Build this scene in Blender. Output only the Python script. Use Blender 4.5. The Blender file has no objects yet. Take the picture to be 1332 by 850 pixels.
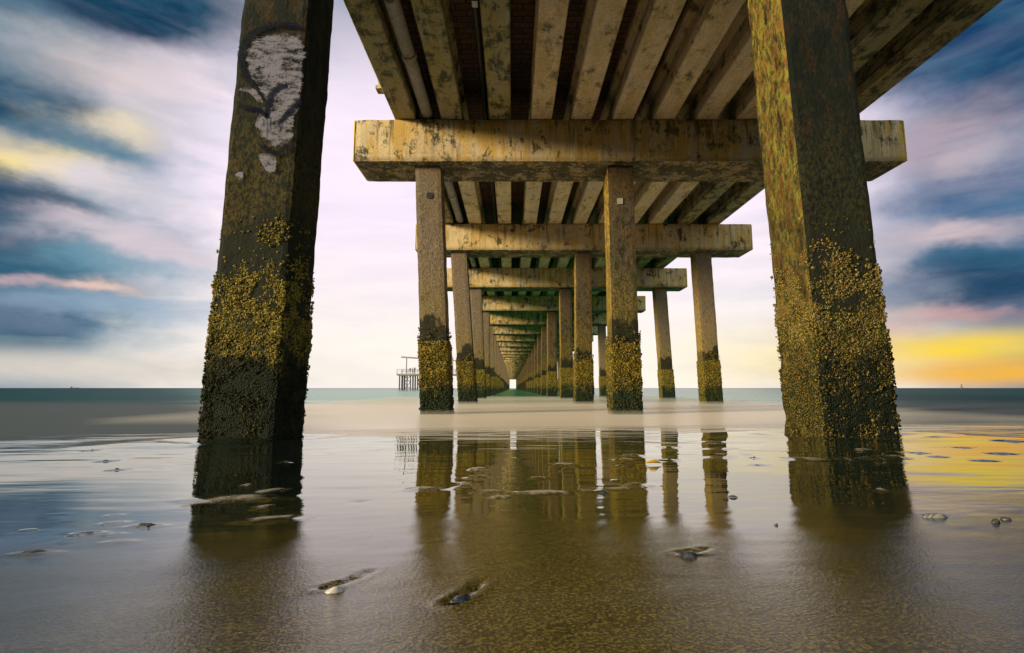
import bpy, bmesh, math, random
import numpy as np
from mathutils import Vector, noise
random.seed(7); rng = np.random.default_rng(7)
scene = bpy.context.scene
COL = scene.collection
R = math.radians
# ------------------------------------------------------------------ camera
CAMH = 0.61
F = 670.0
PITCH = math.atan(80.0/F)
cam_d = bpy.data.cameras.new('camera'); cam = bpy.data.objects.new('camera', cam_d); COL.objects.link(cam)
cam_d.sensor_width = 36; cam_d.lens = F/1332*36; cam_d.clip_end = 60000; cam_d.clip_start = 0.02
cam.location = (0, 0, CAMH); cam.rotation_euler = (R(90)+PITCH, 0, 0)
scene.camera = cam
def pixdir(x, y):
    xc = (x-666)/F; yc = (425-y)/F
    return xc, math.cos(PITCH)-yc*math.sin(PITCH), math.sin(PITCH)+yc*math.cos(PITCH)
def pixang(x, y):
    a, b, c = pixdir(x, y)
    return math.atan2(a, b), math.atan2(c, math.hypot(a, b))
def lin(c):
    return tuple(((v/255)/12.92 if v/255 <= .04045 else ((v/255+.055)/1.055)**2.4) for v in c)

# ------------------------------------------------------------------ helpers
def node(nt, typ, ins=None, **props):
    n = nt.nodes.new(typ)
    for k, v in props.items(): setattr(n, k, v)
    if ins:
        for k, v in ins.items():
            s = n.inputs[k]
            if isinstance(v, bpy.types.NodeSocket): nt.links.new(v, s)
            else:
                if hasattr(s.default_value, '__len__') and len(s.default_value) == 4 and len(v) == 3: v = (*v, 1)
                s.default_value = v
    return n
def M(nt, op, a, b=None, c=None, clamp=False):
    ins = {0: a}
    if b is not None: ins[1] = b
    if c is not None: ins[2] = c
    n = node(nt, 'ShaderNodeMath', ins, operation=op); n.use_clamp = clamp
    return n.outputs[0]
def mix(nt, f, a, b, mode='MIX'):
    n = nt.nodes.new('ShaderNodeMix'); n.data_type = 'RGBA'; n.blend_type = mode
    for i, v in ((0, f), (6, a), (7, b)):
        if isinstance(v, bpy.types.NodeSocket): nt.links.new(v, n.inputs[i])
        else:
            if i and len(v) == 3: v = (*v, 1)
            n.inputs[i].default_value = v
    return n.outputs[2]
def rng_map(nt, v, a, b, c=0.0, d=1.0, smooth=True):
    n = node(nt, 'ShaderNodeMapRange', {0: v, 1: a, 2: b, 3: c, 4: d})
    if smooth: n.interpolation_type = 'SMOOTHSTEP'
    return n.outputs[0]
def vmul(nt, v, s):
    return node(nt, 'ShaderNodeVectorMath', {0: v, 1: s}, operation='MULTIPLY').outputs[0]
def vadd(nt, v, s):
    return node(nt, 'ShaderNodeVectorMath', {0: v, 1: s}, operation='ADD').outputs[0]
def tex(nt, v, scale, detail=4, rough=.6, dist=0.0, color=False):
    n = node(nt, 'ShaderNodeTexNoise', {'Vector': v, 'Scale': scale, 'Detail': min(detail, 5.5), 'Roughness': rough, 'Distortion': dist})
    return n.outputs[1 if color else 0]
def newmat(name):
    m = bpy.data.materials.new(name); m.use_nodes = True
    nt = m.node_tree; p = nt.nodes['Principled BSDF']
    return m, nt, p
def L(nt, a, b): nt.links.new(a, b)

def obj(name, verts, faces, mat=None, parent=None, smooth=False):
    me = bpy.data.meshes.new(name)
    me.from_pydata([tuple(v) for v in verts], [], [tuple(f) for f in faces])
    if smooth: me.polygons.foreach_set('use_smooth', [True]*len(me.polygons))
    me.update()
    o = bpy.data.objects.new(name, me); COL.objects.link(o)
    if mat: me.materials.append(mat)
    if parent: o.parent = parent
    return o
def from_bm(name, bm, mat=None, parent=None, smooth=False):
    me = bpy.data.meshes.new(name); bmesh.ops.recalc_face_normals(bm, faces=bm.faces)
    bm.to_mesh(me); bm.free()
    if smooth: me.polygons.foreach_set('use_smooth', [True]*len(me.polygons))
    o = bpy.data.objects.new(name, me); COL.objects.link(o)
    for m in (mat if isinstance(mat, list) else [mat]):
        if m: me.materials.append(m)
    if parent: o.parent = parent
    return o
def tag(o, label=None, cat=None, group=None, kind=None):
    if label: o['label'] = label
    if cat: o['category'] = cat
    if group: o['group'] = group
    if kind: o['kind'] = kind
    return o
def empty(name, loc=(0, 0, 0), rz=0):
    o = bpy.data.objects.new(name, None); COL.objects.link(o); o.location = loc; o.rotation_euler = (0, 0, rz); o.empty_display_size = .1
    return o
def add_box(bm, lo, hi, bev=0.0, seg=1):
    r = bmesh.ops.create_cube(bm, size=1.0)
    vs = r['verts']
    for v in vs:
        v.co = Vector([lo[i]+(v.co[i]+.5)*(hi[i]-lo[i]) for i in range(3)])
    if bev:
        es = list({e for v in vs for e in v.link_edges})
        bmesh.ops.bevel(bm, geom=es, offset=bev, segments=seg, affect='EDGES', profile=.5)
def add_tube(bm, a, b, r, n=12, r2=None):
    a = Vector(a); b = Vector(b); d = b-a
    q = d.to_track_quat('Z', 'Y'); r2 = r if r2 is None else r2
    rings = []
    for p, rr in ((a, r), (b, r2)):
        rings.append([bm.verts.new(p+q@Vector((rr*math.cos(t*2*math.pi/n), rr*math.sin(t*2*math.pi/n), 0))) for t in range(n)])
    for i in range(n):
        bm.faces.new((rings[0][i], rings[0][(i+1) % n], rings[1][(i+1) % n], rings[1][i]))
    bm.faces.new(rings[0][::-1]); bm.faces.new(rings[1])

# ------------------------------------------------------------------ materials
def pos(nt): return node(nt, 'ShaderNodeNewGeometry').outputs['Position']
def nrm(nt): return node(nt, 'ShaderNodeNewGeometry').outputs['True Normal']
def sep(nt, v): return node(nt, 'ShaderNodeSeparateXYZ', {0: v}).outputs

def concrete(name, base, warm, grey, algae, algae_lo, algae_hi, streak=(2.2, 2.2, .35), under=0.0, blot=1.0, drip=False):
    m, nt, p = newmat(name)
    P = pos(nt); n = sep(nt, nrm(nt)); ps = sep(nt, P)
    big = tex(nt, P, .9*blot, 5, .62, .3)
    st = tex(nt, vmul(nt, P, streak), 2.0, 5, .6, .2)
    st2 = tex(nt, vmul(nt, vadd(nt, P, (31, 7, 3)), streak), 4.0, 6, .7)
    fine = tex(nt, P, 22, 8, .75)
    col = mix(nt, rng_map(nt, st, .42, .6), base, warm)
    col = mix(nt, rng_map(nt, big, .48, .68), col, grey)
    col = mix(nt, rng_map(nt, fine, .3, .72, .55, 0), col, tuple(c*.35 for c in base))
    # light lime runs
    col = mix(nt, rng_map(nt, st2, .6, .68, 0, .55), col, tuple(min(.7, c*1.45) for c in base))
    spot = M(nt, 'ADD', M(nt, 'MULTIPLY', tex(nt, vadd(nt, P, (9, 4, 17)), 2.3*blot, 9, .74, .4), .62), M(nt, 'MULTIPLY', st2, .38))
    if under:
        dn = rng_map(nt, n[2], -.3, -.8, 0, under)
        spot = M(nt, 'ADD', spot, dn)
    spot = M(nt, 'ADD', spot, rng_map(nt, ps[1], 18, 60, 0, .035))
    if drip:
        zt = rng_map(nt, ps[2], 5.7, 6.6, .25, 1, False)
        d1 = rng_map(nt, tex(nt, vmul(nt, P, (5, 2, .35)), 1.3, 5, .65), .53, .64)
        d2 = rng_map(nt, tex(nt, vmul(nt, vadd(nt, P, (3, 9, 1)), (9, 2, .3)), 1.0, 5, .65), .56, .66)
        col = mix(nt, M(nt, 'MULTIPLY', d2, .75), col, (.42, .20, .03))
        col = mix(nt, M(nt, 'MULTIPLY', M(nt, 'MULTIPLY', d1, zt), .8), col, (.06, .055, .015))
        arr = M(nt, 'MULTIPLY', rng_map(nt, ps[2], 5.80, 5.66), rng_map(nt, fine, .35, .6))
        col = mix(nt, M(nt, 'MULTIPLY', arr, .7), col, (.03, .03, .012))
    am = rng_map(nt, spot, algae_lo, algae_hi)
    acol = mix(nt, rng_map(nt, tex(nt, P, 9, 4), .4, .65), algae, tuple(c*.35 for c in algae))
    col = mix(nt, M(nt, 'MULTIPLY', am, .93), col, acol)
    pit = node(nt, 'ShaderNodeTexVoronoi', {'Vector': P, 'Scale': 28.0})
    pm = M(nt, 'MULTIPLY', rng_map(nt, pit.outputs['Distance'], .12, .2, 1, 0), rng_map(nt, tex(nt, P, 3.3, 3), .5, .6))
    col = mix(nt, M(nt, 'MULTIPLY', pm, .7), col, (.02, .018, .01))
    L(nt, col, p.inputs['Base Color'])
    p.inputs['Roughness'].default_value = .8
    h = M(nt, 'ADD', M(nt, 'MULTIPLY', fine, .5), M(nt, 'MULTIPLY', pm, -.6))
    h = M(nt, 'ADD', h, M(nt, 'MULTIPLY', am, .25))
    b = node(nt, 'ShaderNodeBump', {'Height': h, 'Strength': .6, 'Distance': .012})
    L(nt, b.outputs[0], p.inputs['Normal'])
    return m
MAT_CAP = concrete('cap_concrete', (.70, .55, .31), (.62, .40, .08), (.54, .46, .36), (.05, .045, .012), .51, .60, under=.07, drip=True)
MAT_GIRD = concrete('girder_concrete', (.82, .66, .43), (.68, .52, .24), (.66, .56, .42), (.09, .085, .02), .50, .64, streak=(2.2, .5, 2.2))
MAT_GIRD_D = concrete('girder_concrete_mossy', (.40, .35, .20), (.36, .31, .09), (.34, .34, .24), (.03, .04, .015), .46, .58, streak=(2.2, .5, 2.2))
MAT_PIPE = concrete('pipe_grey', (.34, .33, .31), (.30, .27, .2), (.4, .4, .42), (.05, .06, .05), .54, .64)

def pile_mat(name, base, warm, algae, a_lo, a_hi, lit_lichen=(.5, .36, .03), side=.0, dz=0.0, wash=(.20, .15, .02)):
    m, nt, p = newmat(name)
    P = pos(nt); n = sep(nt, nrm(nt)); ps = sep(nt, P); z = ps[2]
    Ps = vmul(nt, P, (1, 1, .45))
    big = tex(nt, Ps, 2.2, 6, .65, .3)
    fine = tex(nt, vmul(nt, P, (1, 1, .6)), 34, 8, .78)
    mid = tex(nt, vadd(nt, Ps, (5, 3, 1)), 9, 8, .74)
    col = mix(nt, rng_map(nt, big, .4, .62), base, warm)
    col = mix(nt, rng_map(nt, fine, .38, .66, .75, 0), col, tuple(c*.16 for c in base))
    wob = M(nt, 'MULTIPLY', M(nt, 'SUBTRACT', big, .5), 1.6)
    zz = M(nt, 'ADD', z, wob)
    # left faces: lichen tones, painted brighter as if lit from that side
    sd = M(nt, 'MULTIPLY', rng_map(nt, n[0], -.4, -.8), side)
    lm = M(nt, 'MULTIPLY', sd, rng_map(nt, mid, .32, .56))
    lcol = mix(nt, rng_map(nt, tex(nt, Ps, 13, 7, .75), .42, .6), lit_lichen, (.20, .09, .02))
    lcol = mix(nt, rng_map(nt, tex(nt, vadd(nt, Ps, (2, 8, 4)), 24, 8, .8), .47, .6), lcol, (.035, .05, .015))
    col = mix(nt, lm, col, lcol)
    col = mix(nt, rng_map(nt, tex(nt, vadd(nt, Ps, (12, 1, 4)), 30, 6, .8), .59, .70, 0, .7), col, tuple(min(.16, c*2.2) for c in (warm[0], warm[1]*.7, warm[2]*.6)))
    # algae patches, thicker lower down
    am = rng_map(nt, M(nt, 'ADD', mid, rng_map(nt, zz, 1.3, 6.0, .13, -.06, False)), a_lo, a_hi)
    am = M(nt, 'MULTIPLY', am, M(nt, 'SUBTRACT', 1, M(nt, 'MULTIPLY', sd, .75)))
    col = mix(nt, M(nt, 'MULTIPLY', am, .92), col, algae)
    # green-brown wash zone
    gz = M(nt, 'MULTIPLY', rng_map(nt, zz, 1.5+dz, 1.9+dz), rng_map(nt, zz, 3.6+dz, 2.2+dz))
    col = mix(nt, M(nt, 'MULTIPLY', gz, rng_map(nt, fine, .42, .6, 0, .7)), col, wash)
    # black band above the barnacles
    bb = M(nt, 'MULTIPLY', rng_map(nt, zz, 2.1+dz, 1.95+dz), .93)
    bb = M(nt, 'MULTIPLY', bb, rng_map(nt, tex(nt, P, 14, 6, .7), .2, .45))
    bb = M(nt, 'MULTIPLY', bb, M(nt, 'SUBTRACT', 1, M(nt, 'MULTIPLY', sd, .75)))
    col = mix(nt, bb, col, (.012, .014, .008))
    L(nt, col, p.inputs['Base Color']); p.inputs['Roughness'].default_value = .75; p.inputs['Specular IOR Level'].default_value = .12
    b = node(nt, 'ShaderNodeBump', {'Height': M(nt, 'ADD', fine, mid), 'Strength': .8, 'Distance': .02})
    L(nt, b.outputs[0], p.inputs['Normal'])
    return m
MAT_PILE_NEAR = pile_mat('pile_mossy_dark', (.024, .032, .024), (.052, .030, .009), (.004, .008, .005), .46, .60, lit_lichen=(.30, .22, .03), side=.9, wash=(.085, .062, .010))
MAT_PILE_NEAR_R = pile_mat('pile_black_brown', (.020, .021, .014), (.030, .018, .007), (.004, .008, .006), .46, .60, lit_lichen=(.25, .215, .035), side=1.0, wash=(.040, .034, .010))
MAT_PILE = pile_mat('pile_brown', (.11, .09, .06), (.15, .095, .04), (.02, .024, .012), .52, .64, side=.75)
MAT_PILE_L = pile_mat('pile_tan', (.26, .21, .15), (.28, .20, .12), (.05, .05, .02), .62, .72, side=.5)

def crust_mat(name, gold, dark, ZLO=(.45, .95), ED=.8, dim=1.0, VS=42.0):
    m, nt, p = newmat(name)
    g = node(nt, 'ShaderNodeNewGeometry'); P = g.outputs['Position']; z = sep(nt, P)[2]; n = sep(nt, g.outputs['True Normal'])
    r = g.outputs['Random Per Island']
    n1 = tex(nt, P, 5, 5, .7)
    v = node(nt, 'ShaderNodeTexVoronoi', {'Vector': P, 'Scale': VS})
    cellr = sep(nt, v.outputs['Color'])[0]
    rr = M(nt, 'FRACT', M(nt, 'ADD', r, cellr))
    ramp = nt.nodes.new('ShaderNodeValToRGB'); L(nt, rr, ramp.inputs[0])
    els = ramp.color_ramp.elements
    els[0].position = 0; els[0].color = (.03, .035, .01, 1)
    els[1].position = 1; els[1].color = (*[a*dim for a in gold], 1)
    for ps_, c in ((.18, (.10, .11, .012)), (.38, (.28, .19, .03)), (.62, tuple(a*.7 for a in gold))):
        e = els.new(ps_); e.color = (*[a*dim for a in c], 1)
    ramp.color_ramp.interpolation = 'CONSTANT'
    base_c = ramp.outputs[0]
    if dim < 1: base_c = mix(nt, rng_map(nt, n[0], -.35, -.75), base_c, mix(nt, 1.0, base_c, (1.25/dim, 1.15/dim, .8/dim), 'MULTIPLY'))  # left faces tinted brighter, side light put into the colour
    zz = M(nt, 'ADD', z, M(nt, 'MULTIPLY', M(nt, 'SUBTRACT', n1, .5), 1.3))
    lo = rng_map(nt, zz, ZLO[1], ZLO[0])
    lo = M(nt, 'MULTIPLY', lo, M(nt, 'SUBTRACT', 1, M(nt, 'MULTIPLY', rng_map(nt, n[0], -.4, -.8), .7)))  # left faces kept brighter in the low dark zone too
    col = mix(nt, M(nt, 'MULTIPLY', lo, .95), base_c, dark)
    edge = rng_map(nt, v.outputs['Distance'], .3, .7, 0, ED)
    col = mix(nt, edge, col, tuple(c*.3 for c in dark))
    L(nt, col, p.inputs['Base Color']); p.inputs['Roughness'].default_value = .6; p.inputs['Specular IOR Level'].default_value = .1
    h = M(nt, 'SUBTRACT', 1, v.outputs['Distance'])
    b = node(nt, 'ShaderNodeBump', {'Height': h, 'Strength': .9, 'Distance': 1.2/VS})
    L(nt, b.outputs[0], p.inputs['Normal'])
    return m
MAT_CRUST_N = crust_mat('barnacles_near', (.62, .46, .10), (.006, .012, .007), (.75, 1.05), .3, 1.0, 85.0)
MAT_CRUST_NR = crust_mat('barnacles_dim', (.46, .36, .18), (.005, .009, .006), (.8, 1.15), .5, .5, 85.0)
MAT_CRUST_ND = crust_mat('barnacle_bed_near', (.16, .13, .03), (.006, .012, .007), (.75, 1.05), .9, 1.0, 85.0)
MAT_CRUST = crust_mat('barnacles_far', (.56, .38, .05), (.010, .030, .018))

def simple(name, col, rough=.6, metal=0, noise_amt=.5, scale=20):
    m, nt, p = newmat(name)
    P = node(nt, 'ShaderNodeTexCoord').outputs['Object']
    t = tex(nt, P, scale, 6, .7)
    c = mix(nt, rng_map(nt, t, .35, .65, noise_amt, 0), col, tuple(x*.35 for x in col))
    L(nt, c, p.inputs['Base Color']); p.inputs['Roughness'].default_value = rough; p.inputs['Metallic'].default_value = metal
    b = node(nt, 'ShaderNodeBump', {'Height': t, 'Strength': .3, 'Distance': .005}); L(nt, b.outputs[0], p.inputs['Normal'])
    return m
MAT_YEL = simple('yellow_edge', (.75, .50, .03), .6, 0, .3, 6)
MAT_BLACKPIPE = simple('black_conduit', (.012, .012, .014), .5)
MAT_RUST = simple('rusty_steel', (.10, .07, .05), .7)
MAT_FAR = simple('far_timber', (.12, .12, .15), .8, 0, .4, 1)
MAT_FARDECK = simple('far_deck', (.30, .27, .26), .8, 0, .4, 1)
MAT_CLOTH = simple('dark_clothes', (.05, .05, .07), .8)

# deck soffit: rough dark boards running across
def deck_mat():
    m, nt, p = newmat('deck_soffit')
    P = pos(nt); s = sep(nt, P)
    br = node(nt, 'ShaderNodeTexBrick', {'Vector': P, 'Scale': 1.0, 'Mortar Size': .012, 'Brick Width': .42, 'Row Height': .16,
        'Color1': (.20, .10, .05), 'Color2': (.09, .06, .04), 'Mortar': (.004, .004, .004)})
    t = tex(nt, P, 30, 8, .8)
    c = mix(nt, rng_map(nt, t, .35, .65, .8, 0), br.outputs[0], (.006, .008, .008))
    L(nt, c, p.inputs['Base Color']); p.inputs['Roughness'].default_value = .9
    b = node(nt, 'ShaderNodeBump', {'Height': M(nt, 'ADD', t, M(nt, 'MULTIPLY', br.outputs[1], -1.0)), 'Strength': .9, 'Distance': .02})
    L(nt, b.outputs[0], p.inputs['Normal'])
    return m
MAT_DECK = deck_mat()

# ------------------------------------------------------------------ PIER
pier = empty('pier', (2.6, 4.0, 0))
tag(pier, 'long weathered concrete pier on barnacled piles running straight out to sea', 'pier')
PO = Vector(pier.location)
def part(o):
    o.parent = pier; o.matrix_parent_inverse.identity(); o.location = o.location - PO
    return o
CAP_T, CAP_B = 6.03+CAMH, 5.03+CAMH
BENTS = [4.0, 11.0, 18.45, 25.5, 33.4]
while len(BENTS) < 42: BENTS.append(BENTS[-1]+7.4)
CX0, CX1 = -3.57, 8.86
GX = [-2.66, -1.6, -.51, .425, 1.34, 2.27, 3.2, 4.15, 5.08, 6.16, 7.25]
GW = .48
GH = .92

def seg_box(lo, hi, step, amp, bev=.0):
    """box with rough, subdivided faces and worn edges (one closed mesh)"""
    bm = bmesh.new(); add_box(bm, lo, hi, bev)
    return bm
def rough_grid_box(lo, hi, n, amp, freq, lean=(0, 0)):
    """closed box of quads, n = cells per axis, displaced with noise; lean = x shift at bottom and top"""
    bm = bmesh.new()
    nx, ny, nz = n
    V = {}
    def vert(i, j, k):
        key = (i, j, k)
        if key not in V:
            fx, fy, fz = i/nx, j/ny, k/nz
            c = Vector((lo[0]+fx*(hi[0]-lo[0]), lo[1]+fy*(hi[1]-lo[1]), lo[2]+fz*(hi[2]-lo[2])))
            c.x += lean[0]*(1-fz)+lean[1]*fz
            d = Vector((-(i == 0)+(i == nx), -(j == 0)+(j == ny), -(k == 0)+(k == nz)))
            if d.length > 1.1 : c -= d*.012
            if d.length: 
                q = noise.fractal(c*freq, .6, 2.0, 3)
                c += d.normalized()*q*amp
            V[key] = bm.verts.new(c)
        return V[key]
    for a in (0, nx):
        for j in range(ny):
            for k in range(nz):
                f = (vert(a, j, k), vert(a, j+1, k), vert(a, j+1, k+1), vert(a, j, k+1)); bm.faces.new(f if a else f[::-1])
    for b in (0, ny):
        for i in range(nx):
            for k in range(nz):
                f = (vert(i, b, k), vert(i+1, b, k), vert(i+1, b, k+1), vert(i, b, k+1)); bm.faces.new(f[::-1] if b else f)
    for c_ in (0, nz):
        for i in range(nx):
            for j in range(ny):
                f = (vert(i, j, c_), vert(i+1, j, c_), vert(i+1, j+1, c_), vert(i, j+1, c_)); bm.faces.new(f if c_ else f[::-1])
    return bm

# caps
for k, Y in enumerate(BENTS):
    jx = 0 if k < 3 else random.uniform(-.06, .06)
    D = 1.17
    if k < 5:
        bm = rough_grid_box((CX0+.03+jx, Y, CAP_B), (CX1-.03+jx, Y+D, CAP_T), (90 if k < 3 else 50, 8, 8), .012, 1.6)
    else:
        bm = bmesh.new(); add_box(bm, (CX0+.03+jx, Y, CAP_B), (CX1-.03+jx, Y+D, CAP_T), .02)
    cap = part(from_bm('pile_cap', bm, MAT_CAP))
    if k == 1: tag(cap, 'nearest visible concrete cross beam, streaked ochre and black')
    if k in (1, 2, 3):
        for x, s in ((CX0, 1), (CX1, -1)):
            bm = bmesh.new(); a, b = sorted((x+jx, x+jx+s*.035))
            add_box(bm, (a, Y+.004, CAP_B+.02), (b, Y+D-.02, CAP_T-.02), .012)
            e = from_bm('yellow_end', bm, MAT_YEL); e.parent = cap; e.location = (0, 0, 0)  # thin yellow strip on each cap end

# girders
def girder_bm(x, y0, y1, bm=None):
    bm = bm or bmesh.new()
    z0 = CAP_T+.015; z1 = z0+GH
    prof = [(0.02, 0), (GW-.02, 0), (GW, .02), (GW, .22), (GW-.10, .34), (GW-.10, .66), (GW, .78), (GW, GH), (0, GH), (0, .78), (.10, .66), (.10, .34), (0, .22), (0, .02)]
    rings = []
    for y in (y0+.015, y1-.015):
        rings.append([bm.verts.new((x+a, y, z0+b)) for a, b in prof])
    n = len(prof)
    for i in range(n): bm.faces.new((rings[0][i], rings[0][(i+1) % n], rings[1][(i+1) % n], rings[1][i]))
    bm.faces.new(rings[0]); bm.faces.new(rings[1][::-1])
    return bm
ncount = 0
rest = bmesh.new()
for k in range(len(BENTS)-1):
    y0, y1 = BENTS[k]+.58, BENTS[k+1]+.58
    for i, x in enumerate(GX):
        if ncount < 99:
            mat = MAT_GIRD_D if i in (0, 9, 10) or (i in (1, 2) and k == 0) else MAT_GIRD
            part(from_bm('girder', girder_bm(x, y0, y1), mat)); ncount += 1
        else: girder_bm(x, y0, y1, rest)
tag(part(from_bm('girder', rest, MAT_GIRD)), kind='stuff')
# deck slab with board-marked soffit, kerb
YEND = BENTS[-1]+1.3
bm = bmesh.new(); add_box(bm, (-2.72, 4.1, CAP_T+GH+.02), (7.80, YEND, CAP_T+GH+.27), .01)
part(from_bm('deck', bm, MAT_DECK))
for x in (-2.72, 7.5):
    bm = bmesh.new(); add_box(bm, (x, 4.12, CAP_T+GH+.275), (x+.3, YEND, CAP_T+GH+.55), .03)
    part(from_bm('kerb', bm, MAT_GIRD))
# drain pipe and conduit slung under the deck
bm = bmesh.new(); z = CAP_T+.16
add_tube(bm, (-1.93, 4.2, z), (-1.93, BENTS[8], z), .125, 20)
for k in range(8):
    for q in (.9, 3.7):
        y = BENTS[k]+1.2+q; add_tube(bm, (-1.93, y, z), (-1.93, y+.12, z), .145, 20)
part(from_bm('drain_pipe', bm, MAT_PIPE, smooth=False))
bm = bmesh.new(); add_tube(bm, (-.63, 4.2, CAP_T+.5), (-.63, BENTS[6], CAP_T+.5), .055, 12)
cnd = part(from_bm('conduit', bm, MAT_BLACKPIPE))
bm = bmesh.new(); add_box(bm, (-.68, 7.95, CAP_T+.43), (-.58, 8.1, CAP_T+.444), .002)
MAT_WHT = simple('white_tag', (.7, .7, .7), .6)
w = from_bm('tag', bm, MAT_WHT); w.parent = cnd
# brackets on the outer faces
for k in range(0, 4):
    for s, x in ((-1, -2.66), (1, 7.73)):
        yy = BENTS[k+1]-.75
        bm = bmesh.new()
        add_box(bm, (min(x, x+s*.24), yy, CAP_T+.28), (max(x, x+s*.24), yy+.22, CAP_T+.36), .008)
        add_box(bm, (min(x, x+s*.2), yy+.03, CAP_T+.36), (max(x, x+s*.2), yy+.19, CAP_T+.62), .008)
        part(from_bm('bracket', bm, MAT_CAP if s < 0 else MAT_RUST))

# piles: (base x centre, top x centre) for the left, middle and right row of each bent
W = .6
rows = {0: ((-2.215, -2.06), (2.815, 2.63), None),
        1: ((-1.65, -1.92), (2.485, 2.47), (7.15, 6.95)),
        2: ((-1.6, -1.99), (2.60, 2.66), (7.25, 7.10)),
        3: ((-1.62, -1.85), (2.74, 2.72), (7.77, 7.55))}
# barnacle lumps ------------------------------------------------------------
def lump_template():
    bm = bmesh.new(); bmesh.ops.create_icosphere(bm, subdivisions=1, radius=1)
    vs = np.array([v.co[:] for v in bm.verts]); fs = [[v.index for v in f.verts] for f in bm.faces]
    bm.free(); return vs, np.array(fs)
LV, LF = lump_template()
def cone_template(n=7):
    vs = []; fs = []
    for r, h in ((1.0, -.3), (.62, .8), (.38, .85), (.3, .35)):
        vs += [(r*math.cos(2*math.pi*i/n), r*math.sin(2*math.pi*i/n), h) for i in range(n)]
    for a in range(3):
        for i in range(n): fs.append((a*n+i, a*n+(i+1) % n, (a+1)*n+(i+1) % n, (a+1)*n+i))
    return np.array(vs), np.array(fs)
def lumps(xc_fn, yf, yb, zlo, zhi, count, rmin, rmax, weight, near=False):
    """points on the pile's four faces -> one mesh of small shells"""
    V = []; Fc = []; base = 0
    tv, tf = cone_template()
    done = 0; tries = 0
    while done < count and tries < count*12:
        tries += 1
        z = random.uniform(zlo, zhi); face = random.choices((0, 1, 2, 3), (4, 3, 3, 1))[0]
        u = random.uniform(-.5, .5)
        cx = xc_fn(z); of = .010 if (z < 1.22 or not near) else -.001; hw = W/2+(of if near else .03)
        if face == 0: c = Vector((cx+u*W, yf-of, z)); nn = Vector((0, -1, 0))
        elif face == 1: c = Vector((cx-hw, (yf+yb)/2+u*W, z)); nn = Vector((-1, 0, 0))
        elif face == 2: c = Vector((cx+hw, (yf+yb)/2+u*W, z)); nn = Vector((1, 0, 0))
        else: c = Vector((cx+u*W, yb+of, z)); nn = Vector((0, 1, 0))
        wgt = weight(z+.5*noise.noise(c*2.3))*min(1.2, max(.06, .5+1.5*noise.fractal(c*5.0, .6, 2, 3)))
        if random.random() > wgt: continue
        nn = (nn+Vector((random.uniform(-.5, .5), random.uniform(-.5, .5), random.uniform(-.5, .5)))).normalized()
        q = np.array(nn.to_track_quat('Z', 'Y').to_matrix())
        r = (rmin+(rmax-rmin)*random.random()**2.4)*(1 if random.random() < .85 else 1.5)
        sc = np.array((r*random.uniform(.8, 1.2), r*random.uniform(.8, 1.2), r*random.uniform(.5, 1.1)))
        V.append((tv*sc)@q.T+np.array(c)); Fc.append(tf+base); base += len(tv); done += 1
    return np.vstack(V), np.vstack(Fc)
def np_mesh(name, V, Fq, mat, parent=None):
    me = bpy.data.meshes.new(name); n = Fq.shape[1]
    me.vertices.add(len(V)); me.vertices.foreach_set('co', V.astype(np.float32).ravel())
    me.loops.add(len(Fq)*n); me.loops.foreach_set('vertex_index', Fq.astype(np.int32).ravel())
    me.polygons.add(len(Fq)); me.polygons.foreach_set('loop_start', np.arange(0, len(Fq)*n, n, dtype=np.int32))
    me.update(calc_edges=True); me.validate()
    me.materials.append(mat)
    o = bpy.data.objects.new(name, me); COL.objects.link(o)
    if parent: o.parent = parent
    return o
def build_pile(k, row, xb, xt, Y):
    yf = Y+.2; yb = yf+W; zb, zt = -.7, CAP_B+.01
    def xc(z): return xb+(xt-xb)*(z-0.1)/(zt-.1)
    near = k == 0
    if k < 5:
        nn = (12, 12, 130) if near else (6, 6, 60)
        bm = rough_grid_box((-W/2, yf, zb), (W/2, yb, zt), nn, .010 if near else .008, 3.0, (xc(zb), xc(zt)))
    else:
        bm = rough_grid_box((-W/2, yf, zb), (W/2, yb, zt), (1, 1, 6), .0, 3.0, (xc(zb), xc(zt)))
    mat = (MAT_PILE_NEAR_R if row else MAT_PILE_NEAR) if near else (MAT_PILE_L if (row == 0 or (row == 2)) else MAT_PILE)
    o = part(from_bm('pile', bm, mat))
    ct = 1.62+random.uniform(-.04, .04)*(1 if k < 3 else 3)
    # crust sleeve
    t = .010 if near else .03
    if k < 12:
        n = (14, 14, 60) if near else ((8, 8, 26) if k < 5 else (2, 2, 6))
        top = ct if not near else 1.25
        bm = rough_grid_box((-W/2-t, yf-t, zb+.05), (W/2+t, yb+t, top), n, (.016 if near else .02) if k < 5 else .01, 9.0, (xc(zb), xc(top)))
        c = from_bm('barnacle_crust', bm, MAT_CRUST_ND if near else MAT_CRUST); c.parent = o
    if k < 3:
        if near:
            wf = lambda z: .3 if z < .6 else (1.0 if z < 1.35 else max(0.02, 1-(z-1.35)/.5))
            V, Fq = lumps(xc, yf, yb, .1, 2.05, 19000, .0025, .0135, wf, True)
        else:
            wf = lambda z: 1.0 if z < 1.7 else .12
            V, Fq = lumps(xc, yf-t, yb+t, -.1, 1.95, 2600 if k == 1 else 1500, .012, .024, wf)
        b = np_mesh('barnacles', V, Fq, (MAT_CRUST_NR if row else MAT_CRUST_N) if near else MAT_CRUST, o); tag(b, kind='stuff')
    return o, xc, yf
pcount = 0; restp = bmesh.new(); near_left = None
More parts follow.
